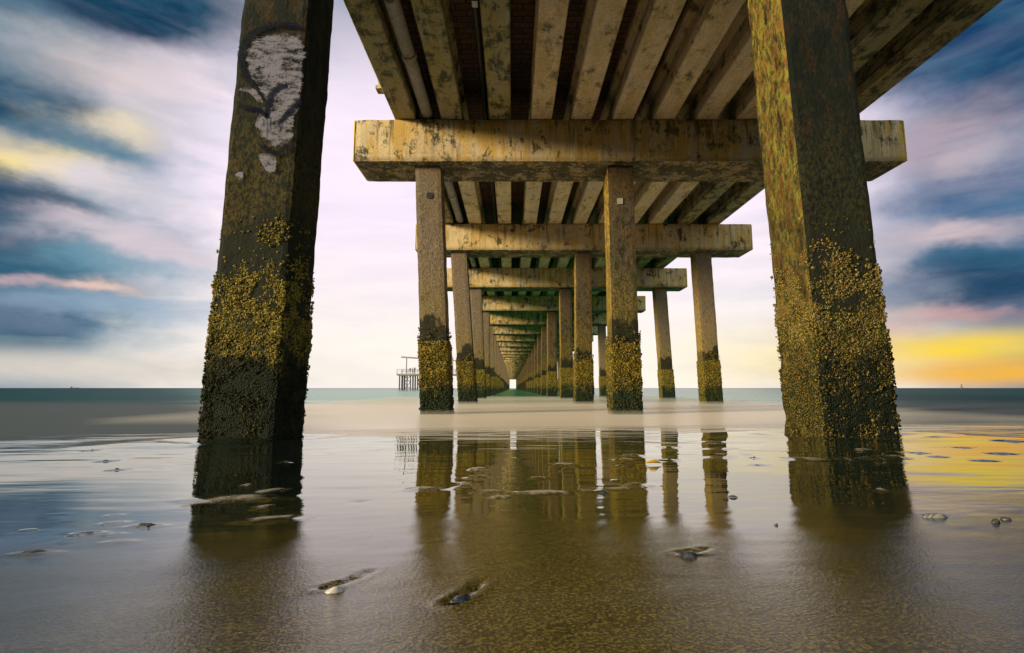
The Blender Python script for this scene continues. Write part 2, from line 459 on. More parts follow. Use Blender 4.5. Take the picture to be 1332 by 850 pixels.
for k, Y in enumerate(BENTS):
    if k in rows: rr = rows[k]
    else: rr = tuple((a+random.uniform(-.07, .07), b+random.uniform(-.05, .05)) for a, b in ((-1.68, -1.78), (2.66, 2.66), (7.35, 7.2)))
    for r, pr in enumerate(rr):
        if pr is None: continue
        if pcount < 100:
            o, xc, yf = build_pile(k, r, pr[0], pr[1], Y); pcount += 1
            if k == 0 and r == 0: near_left = o; tag(o, 'graffitied mossy pile nearest on the left')
            if k == 0 and r == 1: tag(o, 'dark mossy pile nearest on the right with a golden side face')
            if k == 1 and r == 0:
                bm = bmesh.new(); zh = CAMH+.385*11.2; xh = -107/F*(11.2*.993+.12*4.3)
                add_tube(bm, (xh, yf-.018, zh), (xh, yf-.006, zh), .075, 18)
                h = from_bm('hole', bm, MAT_BLACKPIPE); h.parent = o
            if k == 1 and r == 1:
                bm = bmesh.new(); add_box(bm, (2.37, yf-.02, 4.72), (2.5, yf-.005, 4.86), .003)
                h = from_bm('plate', bm, MAT_PIPE); h.parent = o
        else:
            add_box(restp, (pr[0]-W/2, Y+.2, -.7), (pr[0]+W/2, Y+.8, CAP_B+.01))
tag(part(from_bm('pile', restp, MAT_PILE)), kind='stuff')

# graffiti on the nearest left pile: sprayed paint, a few mm proud of the front face
GY = 4.2-.020
def g2w(cx, cy, lift=0.0):
    px = 230+cx/2.835; py = cy/2.835
    a, b, c = pixdir(px, py); t = (GY-lift)/b
    return (a*t, GY-lift, CAMH+c*t)
def paint_mat(name, col, lo, hi, sc):
    m, nt, p = newmat(name)
    P = pos(nt)
    e = node(nt, 'ShaderNodeAttribute', attribute_name='edge').outputs['Fac']
    t = tex(nt, vmul(nt, P, (.8, 1, 2.2)), sc, 8, .78); t2 = tex(nt, P, 60, 4, .7); t3 = tex(nt, P, 6, 3, .5)
    v = M(nt, 'ADD', M(nt, 'ADD', M(nt, 'MULTIPLY', t, .5), M(nt, 'MULTIPLY', t2, .25)), M(nt, 'MULTIPLY', t3, .25))
    v = M(nt, 'ADD', v, rng_map(nt, e, 0, 1, -.16, .02, False))
    a = rng_map(nt, v, lo, hi, 0, .72)
    L(nt, mix(nt, t2, col, tuple(c*.5 for c in col)), p.inputs['Base Color']); L(nt, a, p.inputs['Alpha'])
    p.inputs['Roughness'].default_value = .8; p.inputs['Specular IOR Level'].default_value = .05
    return m
MAT_GW = paint_mat('worn_white_paint', (.30, .29, .36), .44, .56, 10)
MAT_GB = paint_mat('worn_navy_paint', (.004, .008, .022), .34, .46, 9)
def catmull(pts, n=6, closed=False):
    out = []; m = len(pts)
    for i in range(m if closed else m-1):
        P_ = [pts[(i+j-1) % m] if closed else pts[min(max(i+j-1, 0), m-1)] for j in range(4)]
        for s in range(n):
            t = s/n
            out.append(tuple(.5*((2*P_[1][d])+(-P_[0][d]+P_[2][d])*t+(2*P_[0][d]-5*P_[1][d]+4*P_[2][d]-P_[3][d])*t*t+(-P_[0][d]+3*P_[1][d]-3*P_[2][d]+P_[3][d])*t**3) for d in range(len(pts[0]))))
    if not closed: out.append(tuple(pts[-1]))
    return out
def poly_paint(bm, pts, lift):
    pts = catmull(pts, 5, True); lay = bm.verts.layers.float.get('edge') or bm.verts.layers.float.new('edge')
    cx = sum(q[0] for q in pts)/len(pts); cy_ = sum(q[1] for q in pts)/len(pts); rings = []
    for k, e in ((1.06, 0), (.86, 1), (.4, 1)):
        r = [bm.verts.new(g2w(cx+(x-cx)*k, cy_+(y-cy_)*k, lift)) for x, y in pts]
        for v in r: v[lay] = e
        rings.append(r)
    n = len(pts)
    for a_, b_ in zip(rings, rings[1:]):
        for i in range(n): bm.faces.new((a_[i], a_[(i+1) % n], b_[(i+1) % n], b_[i]))
    bm.faces.new(rings[-1])
def stroke(bm, pts, lift):
    lay = bm.verts.layers.float.get('edge') or bm.verts.layers.float.new('edge')
    pts = catmull(pts, 7); prev = None
    for i, (x, y, w) in enumerate(pts):
        x2, y2, _ = pts[min(i+1, len(pts)-1)]; x1, y1, _ = pts[max(i-1, 0)]
        dx, dy = x2-x1, y2-y1; l = math.hypot(dx, dy) or 1; w *= 1.35
        row = []
        for f, e in ((.5, 0), (.12, 1), (-.12, 1), (-.5, 0)):
            v = bm.verts.new(g2w(x-dy/l*w*f, y+dx/l*w*f, lift)); v[lay] = e; row.append(v)
        if prev:
            for q in range(3): bm.faces.new((prev[q], row[q], row[q+1], prev[q+1]))
        prev = row
bm = bmesh.new()
poly_paint(bm, [(320, 112), (385, 100), (445, 112), (470, 150), (476, 200), (474, 240), (468, 300), (462, 345), (458, 385), (440, 440), (425, 525), (385, 560), (345, 545), (300, 500), (285, 455), (335, 425), (325, 370), (300, 330), (268, 290), (246, 225), (250, 165), (285, 128)], 0)
poly_paint(bm, [(300, 572), (335, 560), (368, 580), (362, 640), (335, 638), (310, 600)], 0)
poly_paint(bm, [(222, 330), (262, 316), (300, 340), (322, 380), (300, 375), (262, 340)], 0)
poly_paint(bm, [(215, 640), (245, 635), (240, 675), (222, 670)], 0)
g = from_bm('white_paint', bm, MAT_GW); 
g.parent = near_left; tag(g, 'worn white spray paint')
bm = bmesh.new()
stroke(bm, [(292, 318, 20), (262, 290, 24), (243, 240, 22), (240, 190, 24), (262, 140, 24), (310, 108, 22), (375, 90, 18), (430, 92, 18), (465, 108, 12)], .003)
stroke(bm, [(408, 318, 16), (378, 322, 26), (352, 350, 28), (338, 390, 26), (332, 438, 10)], .003)
stroke(bm, [(458, 372, 20), (425, 405, 24), (392, 438, 16), (372, 462, 5)], .003)
stroke(bm, [(298, 528, 10), (330, 552, 16), (368, 570, 14), (395, 545, 20), (432, 528, 14)], .003)
stroke(bm, [(228, 392, 10), (262, 398, 18), (300, 405, 20), (335, 432, 12)], .003)
for x, y0, y1 in ((320, 440, 470), (332, 440, 510), (344, 430, 480), (380, 455, 495), (368, 350, 372), (388, 440, 470)):
    stroke(bm, [(x, y0, 3), (x+1, (y0+y1)/2, 3), (x, y1, 1.5)], .004)
g = from_bm('navy_paint', bm, MAT_GB); g.parent = near_left; tag(g, 'dark navy outline and drips of the graffiti')

# ------------------------------------------------------------------ SAND
def base_h(X, Y):
    cs = np.where(X < 0, .012*(X-.3), .005*X-.0036)
    cs = np.maximum(cs, -.5)
    zz = .21+cs-.045*(Y-4.2)
    return np.where(Y > 16, .21+cs-.045*11.8-.02*(Y-16), zz)
SEA = .05
def pix_on_sand(px, py):
    a, b, c = pixdir(px, py); t = 1.0
    for _ in range(60):
        X, Y = a*t, b*t
        h = float(base_h(np.array(X), np.array(Y)))
        t += (CAMH+c*t-h)/(-c+.045*b)*.8
    return a*t, b*t, float(base_h(np.array(a*t), np.array(b*t)))
def px_size(px, py):   # metres per photo pixel at that spot
    X, Y, Z = pix_on_sand(px, py); return (Y*math.cos(PITCH)+(Z-CAMH)*math.sin(PITCH))/F
# bumps: (px, py, half width px, half depth px, height m)
bumps = [(621,612,12,2.2,.010),(621,622,15,2.2,.010),(605,631,12,2.5,.010),(635,641,20,2.2,.009),(648,648,14,1.8,.008),(704,642,38,2.2,.009),
 (734,606,12,2.2,.010),(700,623,9,1.6,.008),(550,638,24,2.4,.009),(813,600,14,1.8,.010),(824,594,13,1.8,.010),(811,607,9,1.6,.008),(808,626,9,2.5,.010),
 (824,632,24,2.6,.008),(766,640,18,1.8,.007),(345,662,18,2.5,.011),(310,650,62,3.6,.014),(348,678,42,3.0,.012),(372,603,7,1.2,.010),(335,593,7,1,.008),(322,633,7,1.2,.006),
 (1047,599,24,2.4,.014),(1100,599,9,1.2,.012),(1134,598,15,1.6,.013),(1163,596,12,2.0,.014),(1121,587,10,1.2,.012),(1150,588,12,1.0,.012),(1145,638,7,1.2,.006),
 (314,579,38,2.6,.05),(469,654,10,1.5,-.006),
 (149,672,8,1.2,.008),(149,682,14,2.0,.010),(115,696,20,2.4,.012),(150,697,10,1.4,.008),(155,707,19,2.6,.010),(190,686,19,2.0,.014),(46,722,28,3.0,.012),(36,691,9,1.4,.006),(89,707,5,1.2,.006),
 (120,587,6,.8,.008),(138,601,8,1,.008),(152,613,8,1,.010),
 (1220,595,9,1.0,.010),(1194,590,8,1.0,.010),(1313,575,16,1.0,.012),(1302,591,16,1.2,.012),(1280,600,14,1.0,.010),(1250,583,10,.8,.01),(1170,603,8,.8,.006),(981,597,5,1,.010),(987,606,12,1,.008),(970,592,6,.8,.006),
 (935,596,18,1.5,.010),(937,585,18,1.2,.010),(870,600,12,1.6,.012),(870,583,12,1,.012),(932,575,16,.9,.010)]
bl = []
for px, py, hw, hd, hh in bumps:
    X, Y, Z = pix_on_sand(px, py); s = px_size(px, py)
    X2, Y2, _ = pix_on_sand(px, py+hd)
    bl.append((X, Y, hw*s, max(.012, abs(Y-Y2)*1.1), hh*.7*min(1.0, max(.35, Y/3))))
def trench_pts(pl):
    return [pix_on_sand(x, y)[:2] for x, y in pl]
trenches = [(trench_pts([(418, 767), (440, 762), (462, 754), (481, 744)]), .0045, .006),
            (trench_pts([(585, 786), (602, 778), (618, 766), (626, 757)]), .006, .007),
            
            (trench_pts([(888, 722), (905, 720), (915, 716)]), .006, .005)]
def fbm(X, Y, fx, fy, seed, octs=3):
    # smooth value noise with numpy
    out = np.zeros_like(X); amp = 1.0; tot = 0
    for o in range(octs):
        r = np.random.default_rng(seed*17+o); T = r.random((256, 256))
        x = X*fx*(2**o)+37.3*o+500; y = Y*fy*(2**o)+11.1*o+500
        xi = np.floor(x).astype(int); yi = np.floor(y).astype(int); fx_ = x-xi; fy_ = y-yi
        fx_ = fx_*fx_*(3-2*fx_); fy_ = fy_*fy_*(3-2*fy_)
        g = lambda a, b: T[a % 256, b % 256]
        v = (g(xi, yi)*(1-fx_)+g(xi+1, yi)*fx_)*(1-fy_)+(g(xi, yi+1)*(1-fx_)+g(xi+1, yi+1)*fx_)*fy_
        out += amp*(v-.5); tot += amp; amp *= .5
    return out/tot
def axis(segs):
    out = [segs[0][0]]
    for a, b, s0, s1 in segs:
        x = a
        while x < b-1e-6:
            f = (x-a)/(b-a); x += s0+(s1-s0)*f; out.append(min(x, b))
    return np.unique(np.round(np.array(out), 5))
xr = axis([(0, 1.2, .009, .012), (1.2, 4, .013, .035), (4, 12, .05, .5), (12, 400, 1, 60)])
xs = np.concatenate((-xr[::-1], xr[1:]))
ys = axis([(-300, -5, 60, 2), (-5, .3, 1, .02), (.3, 2.2, .0065, .010), (2.2, 8, .012, .04), (8, 30, .2, 2), (30, 60, 5, 5)])
GXm, GYm = np.meshgrid(xs, ys)
H = base_h(GXm, GYm)
act = np.clip((9-np.abs(GYm))/3, 0, 1)
H = H+act*(fbm(GXm+.3*GYm, GYm, .7, 1.0, 3)*.010)
# low lying ridges left by the swash
film = 1/(1+np.exp(-(GYm-(1.35+.5*np.tanh(GXm*1.2)*(GXm < 0)+.15*np.sin(GXm*2.3)))/.3))
H += act*film*fbm(GXm, GYm+.12*GXm, 2.2, 9, 5, 2)*.0022
H += act*(1-film)*fbm(GXm+GYm*.8, GYm-.5*GXm, 10, 26, 9, 3)*.0010
for X, Y, a, b, hh in bl:
    mx = np.abs(xs-X) < a*3.2; my = np.abs(ys-Y) < b*3.2
    if not mx.any() or not my.any(): continue
    sx, sy = GXm[np.ix_(my, mx)], GYm[np.ix_(my, mx)]
    wob = 1+.5*fbm(sx, sy, 12, 25, int(abs(X)*100) % 50, 2)
    H[np.ix_(my, mx)] += hh*np.exp(-(((sx-X)/a)**2+((sy-Y)/b)**2)**1.4)*wob
for pts, w, d in trenches:
    for i in range(len(pts)-1):
        (x0, y0), (x1, y1) = pts[i], pts[i+1]
        mx = (xs > min(x0, x1)-.06) & (xs < max(x0, x1)+.06); my = (ys > min(y0, y1)-.06) & (ys < max(y0, y1)+.06)
        sx, sy = GXm[np.ix_(my, mx)], GYm[np.ix_(my, mx)]
        dx, dy = x1-x0, y1-y0; t = np.clip(((sx-x0)*dx+(sy-y0)*dy)/(dx*dx+dy*dy), 0, 1)
        dd = np.hypot(sx-x0-t*dx, sy-y0-t*dy)
        fade = 1-(i+t)/len(pts)*.7
        H[np.ix_(my, mx)] += np.where(dd < .05, -d*fade*np.exp(-(dd/w)**2)+.3*d*fade*np.exp(-((dd-2.2*w)/w)**2), 0)
# scour around the near piles
for X in (-2.215, 2.815):
    dd = np.hypot(GXm-X, (GYm-4.5)); H += .02*np.exp(-((dd-.75)/.35)**2)-.03*np.exp(-(dd/.5)**2)
ny, nx = GXm.shape
Vv = np.stack((GXm, GYm, H), -1).reshape(-1, 3)
ii = (np.arange(ny-1)[:, None]*nx+np.arange(nx-1)[None]).ravel()
Fq = np.stack((ii, ii+1, ii+nx+1, ii+nx), 1)

def sand_mat():
    m, nt, p = newmat('wet_sand')
    P = pos(nt); s = sep(nt, P); X, Y = s[0], s[1]
    # film edge as in base
    nb = tex(nt, vmul(nt, P, (1, 1.6, 1)), 2.2, 3)
    yb = M(nt, 'ADD', 1.33, M(nt, 'MULTIPLY', M(nt, 'SUBTRACT', nb, .5), 1.2))
    yb = M(nt, 'ADD', yb, M(nt, 'MULTIPLY', rng_map(nt, X, -.2, -1.3), -.45))
    yb = M(nt, 'ADD', yb, M(nt, 'MULTIPLY', rng_map(nt, X, .5, 1.8), .35))
    film = rng_map(nt, M(nt, 'SUBTRACT', Y, yb), -.9, .35)
    Pr = node(nt, 'ShaderNodeVectorRotate', {'Vector': P, 'Angle': R(-28)}).outputs[0]
    g1 = tex(nt, P, 260, 3, .6)
    g2 = tex(nt, vmul(nt, Pr, (.7, 2.6, 1)), 110, 5, .7)
    g3 = tex(nt, vmul(nt, Pr, (.7, 2.4, 1)), 22, 4, .6)
    vor = node(nt, 'ShaderNodeTexVoronoi', {'Vector': P, 'Scale': 430.0})
    vr = sep(nt, vor.outputs['Color'])[0]
    big = tex(nt, P, 1.7, 4)
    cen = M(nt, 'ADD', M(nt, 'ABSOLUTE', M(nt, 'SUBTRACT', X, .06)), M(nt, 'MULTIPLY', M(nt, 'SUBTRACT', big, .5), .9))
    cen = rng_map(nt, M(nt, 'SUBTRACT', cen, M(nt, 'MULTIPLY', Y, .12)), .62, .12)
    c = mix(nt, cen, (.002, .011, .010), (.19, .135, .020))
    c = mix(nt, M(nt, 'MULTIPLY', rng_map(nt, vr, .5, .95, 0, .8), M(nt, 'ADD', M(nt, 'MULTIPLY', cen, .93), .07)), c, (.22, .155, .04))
    c = mix(nt, rng_map(nt, g1, .42, .6, .85, 0), c, (.006, .010, .005))
    c = mix(nt, rng_map(nt, g2, .35, .6, .5, 0), c, (.010, .012, .006))
    L(nt, c, p.inputs['Base Color'])
    L(nt, M(nt, 'MULTIPLY_ADD', M(nt, 'POWER', M(nt, 'SUBTRACT', 1, film), 2.6), .035, .015), p.inputs['Roughness'])
    p.inputs['IOR'].default_value = 1.75
    L(nt, rng_map(nt, film, 0, 1, .75, .95, False), p.inputs['Specular IOR Level'])
    h = M(nt, 'ADD', M(nt, 'MULTIPLY', g1, .0006), M(nt, 'MULTIPLY', g2, .0006))
    h = M(nt, 'ADD', h, M(nt, 'MULTIPLY', g3, .0003))
    k = M(nt, 'POWER', M(nt, 'SUBTRACT', 1, film), 2.6)
    h = M(nt, 'MULTIPLY', h, k)
    rip = tex(nt, vmul(nt, P, (.5, 2.6, 1)), 6, 2, .5)
    h = M(nt, 'ADD', h, M(nt, 'MULTIPLY', rip, .0006))
    b = node(nt, 'ShaderNodeBump', {'Height': h, 'Strength': 1.0, 'Distance': 1.0})
    L(nt, b.outputs[0], p.inputs['Normal'])
    return m
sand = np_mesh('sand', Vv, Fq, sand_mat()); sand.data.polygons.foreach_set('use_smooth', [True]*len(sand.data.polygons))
tag(sand, kind='structure')

def ground_z(X, Y):
    i = int(np.clip(np.searchsorted(xs, X)-1, 0, len(xs)-2)); j = int(np.clip(np.searchsorted(ys, Y)-1, 0, len(ys)-2))
    fx = (X-xs[i])/(xs[i+1]-xs[i]); fy = (Y-ys[j])/(ys[j+1]-ys[j])
    return float((H[j, i]*(1-fx)+H[j, i+1]*fx)*(1-fy)+(H[j+1, i]*(1-fx)+H[j+1, i+1]*fx)*fy)
# low lines of foam and froth left by the wash: (px, py, half width px, half depth px, slant)
fm = bmesh.new(); lay = fm.verts.layers.float.new('edge')
for px, py, hw, hd, sl in [(352,640,18,3.0,-.1),(310,652,60,5.0,-.2),(345,662,20,3.0,-.05),(352,677,48,3.4,-.18),(621,612,16,2.4,0),(622,622,22,2.4,.05),(606,632,16,2,0),(640,641,26,2.2,0),
        (648,649,16,1.8,0),(704,643,48,2.6,-.04),(550,638,34,2.6,0),(734,606,14,2,0),(790,637,40,2,-.05),(824,632,26,2.4,-.08),(808,626,9,2.2,0),(813,600,16,1.6,0),(824,594,12,1.4,0),
        (1047,599,32,2.4,.06),(1100,599,12,1.2,0),(1134,598,20,1.5,0),(1163,596,14,2,0),(1121,587,12,1,0),(1145,638,8,1.2,0),(372,603,8,1.4,0),(314,576,34,1.6,0),(322,633,8,1.4,0),
        (870,583,10,.8,0),(932,578,14,.8,0),(935,592,16,1.0,0),(870,598,10,.8,0)]:
    X0, Y0, _ = pix_on_sand(px, py); s_ = px_size(px, py); a_ = hw*s_; b_ = abs(pix_on_sand(px, py-hd)[1]-pix_on_sand(px, py+hd)[1])/2
    nu, nv = 22, 8; g_ = []
    for j in range(nv+1):
        r_ = []
        for i in range(nu+1):
            u, v = i/nu*2-1, j/nv*2-1
            rr_ = min(1, (abs(u)**2+abs(v)**2)**.5)
            x = X0+u*a_*1.15; y = Y0+v*b_*1.3-u*sl*a_*1.5+.25*b_*math.sin(u*5+px)
            vt = fm.verts.new((x, y, ground_z(x, y)+.0012+.003*max(0, 1-rr_**2))); vt[lay] = max(0, 1-rr_); r_.append(vt)
        g_.append(r_)
    for j in range(nv):
        for i in range(nu): fm.faces.new((g_[j][i], g_[j][i+1], g_[j+1][i+1], g_[j+1][i]))
def foam_mat():
    m, nt, p = newmat('sea_foam'); P = pos(nt)
    e = node(nt, 'ShaderNodeAttribute', attribute_name='edge').outputs['Fac']
    t = tex(nt, vmul(nt, P, (1, .5, 1)), 16, 6, .7)
    L(nt, rng_map(nt, M(nt, 'ADD', M(nt, 'MULTIPLY', e, .55), M(nt, 'MULTIPLY', M(nt, 'SUBTRACT', t, .5), 1.8)), .12, .62, 0, .62), p.inputs['Alpha'])
    p.inputs['Base Color'].default_value = (.50, .42, .30, 1); p.inputs['Roughness'].default_value = .4
    b = node(nt, 'ShaderNodeBump', {'Height': tex(nt, P, 120, 4), 'Strength': .6, 'Distance': .004}); L(nt, b.outputs[0], p.inputs['Normal'])
    return m
foam = from_bm('foam', fm, foam_mat(), smooth=True); tag(foam, kind='stuff')

# ------------------------------------------------------------------ SEA
def sea_mat():
    m, nt, p = newmat('sea_water')
    P = pos(nt); s = sep(nt, P)
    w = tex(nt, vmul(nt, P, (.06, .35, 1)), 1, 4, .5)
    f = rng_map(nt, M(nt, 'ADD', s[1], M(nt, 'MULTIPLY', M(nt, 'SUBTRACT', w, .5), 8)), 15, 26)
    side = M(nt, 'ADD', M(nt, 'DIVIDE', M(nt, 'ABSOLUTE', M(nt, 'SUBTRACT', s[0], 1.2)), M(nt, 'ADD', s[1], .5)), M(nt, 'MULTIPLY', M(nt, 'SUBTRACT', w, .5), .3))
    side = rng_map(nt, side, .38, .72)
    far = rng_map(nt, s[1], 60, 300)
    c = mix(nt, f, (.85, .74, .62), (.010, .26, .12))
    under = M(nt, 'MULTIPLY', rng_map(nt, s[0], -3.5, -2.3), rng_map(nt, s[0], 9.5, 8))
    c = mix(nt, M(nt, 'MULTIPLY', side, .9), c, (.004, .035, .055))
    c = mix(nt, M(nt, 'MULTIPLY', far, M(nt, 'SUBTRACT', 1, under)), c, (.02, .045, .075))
    L(nt, c, p.inputs['Base Color'])
    L(nt, M(nt, 'ADD', rng_map(nt, f, 0, 1, .32, .25, False), M(nt, 'MULTIPLY', side, .22)), p.inputs['Roughness'])
    L(nt, rng_map(nt, side, 0, 1, .5, .04), p.inputs['Specular IOR Level'])
    p.inputs['IOR'].default_value = 1.33
    h = tex(nt, vmul(nt, P, (.25, 1.2, 1)), .6, 4, .55)
    b = node(nt, 'ShaderNodeBump', {'Height': h, 'Strength': .25, 'Distance': .08})
    L(nt, b.outputs[0], p.inputs['Normal'])
    return m
xs2 = np.array([-30000, -3000, -300, -60, -20, -8, 0, 8, 20, 60, 300, 3000, 30000.]); ys2 = np.array([4.6, 8, 14, 25, 50, 120, 400, 1500, 6000, 40000.])
a, b = np.meshgrid(xs2, ys2); V2 = np.stack((a, b, np.full_like(a, SEA)), -1).reshape(-1, 3)
nx2 = len(xs2); ii = (np.arange(len(ys2)-1)[:, None]*nx2+np.arange(nx2-1)[None]).ravel()
sea = np_mesh('sea', V2, np.stack((ii, ii+1, ii+nx2+1, ii+nx2), 1), sea_mat()); tag(sea, kind='structure')

bm = bmesh.new(); add_box(bm, (-6.5, 7.9, .03), (9, 30, .15))
mm = bpy.data.materials.new('spray_mist'); mm.use_nodes = True; mnt = mm.node_tree
mnt.nodes.remove(mnt.nodes['Principled BSDF'])
pv = node(mnt, 'ShaderNodeVolumePrincipled', {'Color': (1, .94, .87), 'Density': .17})
L(mnt, pv.outputs[0], mnt.nodes['Material Output'].inputs['Volume'])
mist = from_bm('mist', bm, mm); tag(mist, kind='stuff')

# ------------------------------------------------------------------ shells, leaf
def shell_mat(name, c1, c2, rough=.35, rings=90):
    m, nt, p = newmat(name)
    P = node(nt, 'ShaderNodeTexCoord').outputs['Object']
    wv = node(nt, 'ShaderNodeTexWave', {'Vector': P, 'Scale': float(rings), 'Distortion': 3.0, 'Detail': 3.0}, wave_type='RINGS')
    c = mix(nt, wv.outputs['Fac'], c1, c2); c = mix(nt, rng_map(nt, tex(nt, P, 60, 4), .4, .7, 0, .5), c, tuple(x*.4 for x in c1))
    L(nt, c, p.inputs['Base Color']); p.inputs['Roughness'].default_value = rough
    return m
MS_W = shell_mat('shell_white', (.62, .58, .52), (.38, .34, .30))
MS_D = shell_mat('shell_mussel', (.012, .014, .03), (.04, .04, .06), .25)
MS_G = shell_mat('shell_pale', (.20, .20, .18), (.07, .07, .07))
MS_P = shell_mat('dark_pebble', (.03, .025, .02), (.06, .05, .04), .4, 20)
def clam(name, wpx, px, py, rz, mat, elong=1.0, tilt=(0, 0), hgt=.42, two=False, gape=.3):
    X, Y, Z = pix_on_sand(px, py); w = wpx*px_size(px, py)
    root = empty(name, (X, Y, Z), rz)
    def valve(flip):
        n, mrg = 28, 10; vs = []; fs = []
        for j in range(mrg+1):
            t = j/mrg
            for i in range(n):
                a = 2*math.pi*i/n
                rr = math.cos(a)*.5; yy = math.sin(a)*.38*elong
                # umbo off-centre towards -y
                ux, uy = .08, -.20*elong
                rib = 1+.02*math.sin(t*26)
                x = ux+(rr-ux)*t*rib; y = uy+(yy-uy)*t*rib
                z = hgt*.5*(1-t**2.2)*(1-.25*t)
                vs.append((x*w, y*w, z*w))
        for j in range(mrg):
            for i in range(n): fs.append((j*n+i, j*n+(i+1) % n, (j+1)*n+(i+1) % n, (j+1)*n+i))
        # inside skin
        off = len(vs)
        for j in range(mrg+1):
            for i in range(n):
                x, y, z = vs[j*n+i]; k = .96
                vs.append((x*k, y*k, z*.86-.003*w))
        for j in range(mrg):
            for i in range(n): fs.append((off+j*n+i, off+(j+1)*n+i, off+(j+1)*n+(i+1) % n, off+j*n+(i+1) % n))
        for i in range(n): fs.append((mrg*n+i, mrg*n+(i+1) % n, off+mrg*n+(i+1) % n, off+mrg*n+i))
        if flip: vs = [(x, y, -z) for x, y, z in vs]
        return vs, fs
    vs, fs = valve(False)
    o = obj('valve', vs, fs, mat, root, True); o.rotation_euler = (tilt[0], tilt[1], 0); o.location = (0, 0, .02*w)
    if two:
        vs, fs = valve(False)
        o = obj('valve', vs, fs, mat, root, True); o.rotation_euler = (tilt[0]+gape, tilt[1]+.2, .5); o.location = (.12*w, .12*w, .06*w)
    return root
tag(clam('clam_shell', 27, 436, 770, R(15), MS_W, 1.0, (R(-6), 0), .5), 'white clam shell domed up at the end of a dark groove', 'shell')
tag(clam('mussel_shell', 32, 599, 784, R(22), MS_D, .75, (R(-14), R(8)), .5, True), 'blue black mussel shell at the bottom centre, wedged before two grooves in brown sand', 'shell')
tag(clam('mussel_shell', 28, 894, 726, R(-10), MS_D, .8, (R(-8), R(-6)), .55, True, .5), 'dark open mussel shell right of centre below the pale reflection', 'shell')
tag(clam('razor_shell', 32, 1216, 673, R(-6), MS_G, .6, (R(12), 0), .35), 'pale grey shell rimmed with dark, lying below the right pile reflection', 'shell')
tag(clam('mussel_shell', 13, 784, 642, R(8), MS_D, .7, (0, 0), .5), 'tiny dark mussel shell on the foam line under the pier reflection', 'shell')
tag(clam('mussel_shell', 13, 953, 647, R(-20), MS_D, .5, (0, 0), .4), 'small dark shell sliver on the pink wet sand beneath the right posts', 'shell')
def pebble(px, py, wpx, hk, label, mat=MS_P, group=None, flat=.5):
    X, Y, Z = pix_on_sand(px, py); w = wpx*px_size(px, py)
    bm = bmesh.new(); bmesh.ops.create_icosphere(bm, subdivisions=3, radius=1)
    sd = random.uniform(0, 50)
    for v in bm.verts:
        k = 1+.28*noise.fractal(v.co*1.5+Vector((sd, 0, 0)), .6, 2, 3)
        v.co = Vector((v.co.x*w*.5, v.co.y*w*.5*.6, v.co.z*w*.5*hk*1.7))*k
    o = from_bm('pebble', bm, mat, smooth=True); o.location = (X, Y, Z+w*.08*hk); o.rotation_euler = (0, 0, random.uniform(-.5, .5))
    tag(o, label, 'pebble', group)
for a in ((1295, 680, 11, .5, 'dark flat pebble at the right edge of the wet sand, the larger of a pair'),
          (1309, 676, 12, .25, 'thin dark pebble at the right edge, the smaller of a pair'),
          (1010, 685, 5, .8, 'tiny dark pebble alone on the pink sand right of the pier reflection'),
          (190, 686, 26, .22, 'long flat dark pebble standing proud of the wet sand left of the near pile'),
          (46, 721, 34, .16, 'widest flat dark pebble near the lower left edge'),
          (115, 696, 22, .18, 'flat dark pebble in the middle of the left cluster'),
          (152, 613, 8, .5, 'nearest of three dark pebbles in line towards the left waterline'),
          (138, 601, 9, .3, 'middle of three dark pebbles in line towards the left waterline'),
          (120, 587, 6, .4, 'farthest of three dark pebbles in line towards the left waterline'),
          (981, 597, 5, .6, 'tiny dark pebble on the yellow wet sand left of the right near pile')):
    pebble(*a)
# yellow shell/leaf
def leaf_mat():
    m, nt, p = newmat('yellow_leaf'); P = node(nt, 'ShaderNodeTexCoord').outputs['Object']
    L(nt, mix(nt, tex(nt, P, 40, 4), (.62, .38, .01), (.42, .26, .01)), p.inputs['Base Color']); p.inputs['Roughness'].default_value = .5
    return m
X, Y, Z = pix_on_sand(850, 606); w = 22*px_size(850, 606); vs = []; fs = []
n = 16
for lay in (0, 1):
    for i in range(n+1):
        t = i/n
        for j in (-1, -.5, 0, .5, 1):
            wd = .26*math.sin(math.pi*min(1, t**.8))**.8
            vs.append(((t-.5)*w, j*wd*w, (.06*math.sin(math.pi*t)+.16*math.sin(math.pi*t)*(1-j*j))*w*.9-.02*w*lay+.01))
for lay in (0, 1):
    o_ = lay*(n+1)*5
    for i in range(n):
        for j in range(4):
            f = (o_+i*5+j, o_+(i+1)*5+j, o_+(i+1)*5+j+1, o_+i*5+j+1); fs.append(f if not lay else f[::-1])
for i in range(n):
    for j in (0, 4):
        a_ = i*5+j; b_ = (i+1)*5+j; k_ = (n+1)*5
        fs.append((a_, b_, b_+k_, a_+k_))
lf = obj('leaf', vs, fs, leaf_mat(), None, True); lf.location = (X, Y, Z); tag(lf, 'curled yellow leaf lying on the shiny wet sand', 'leaf')

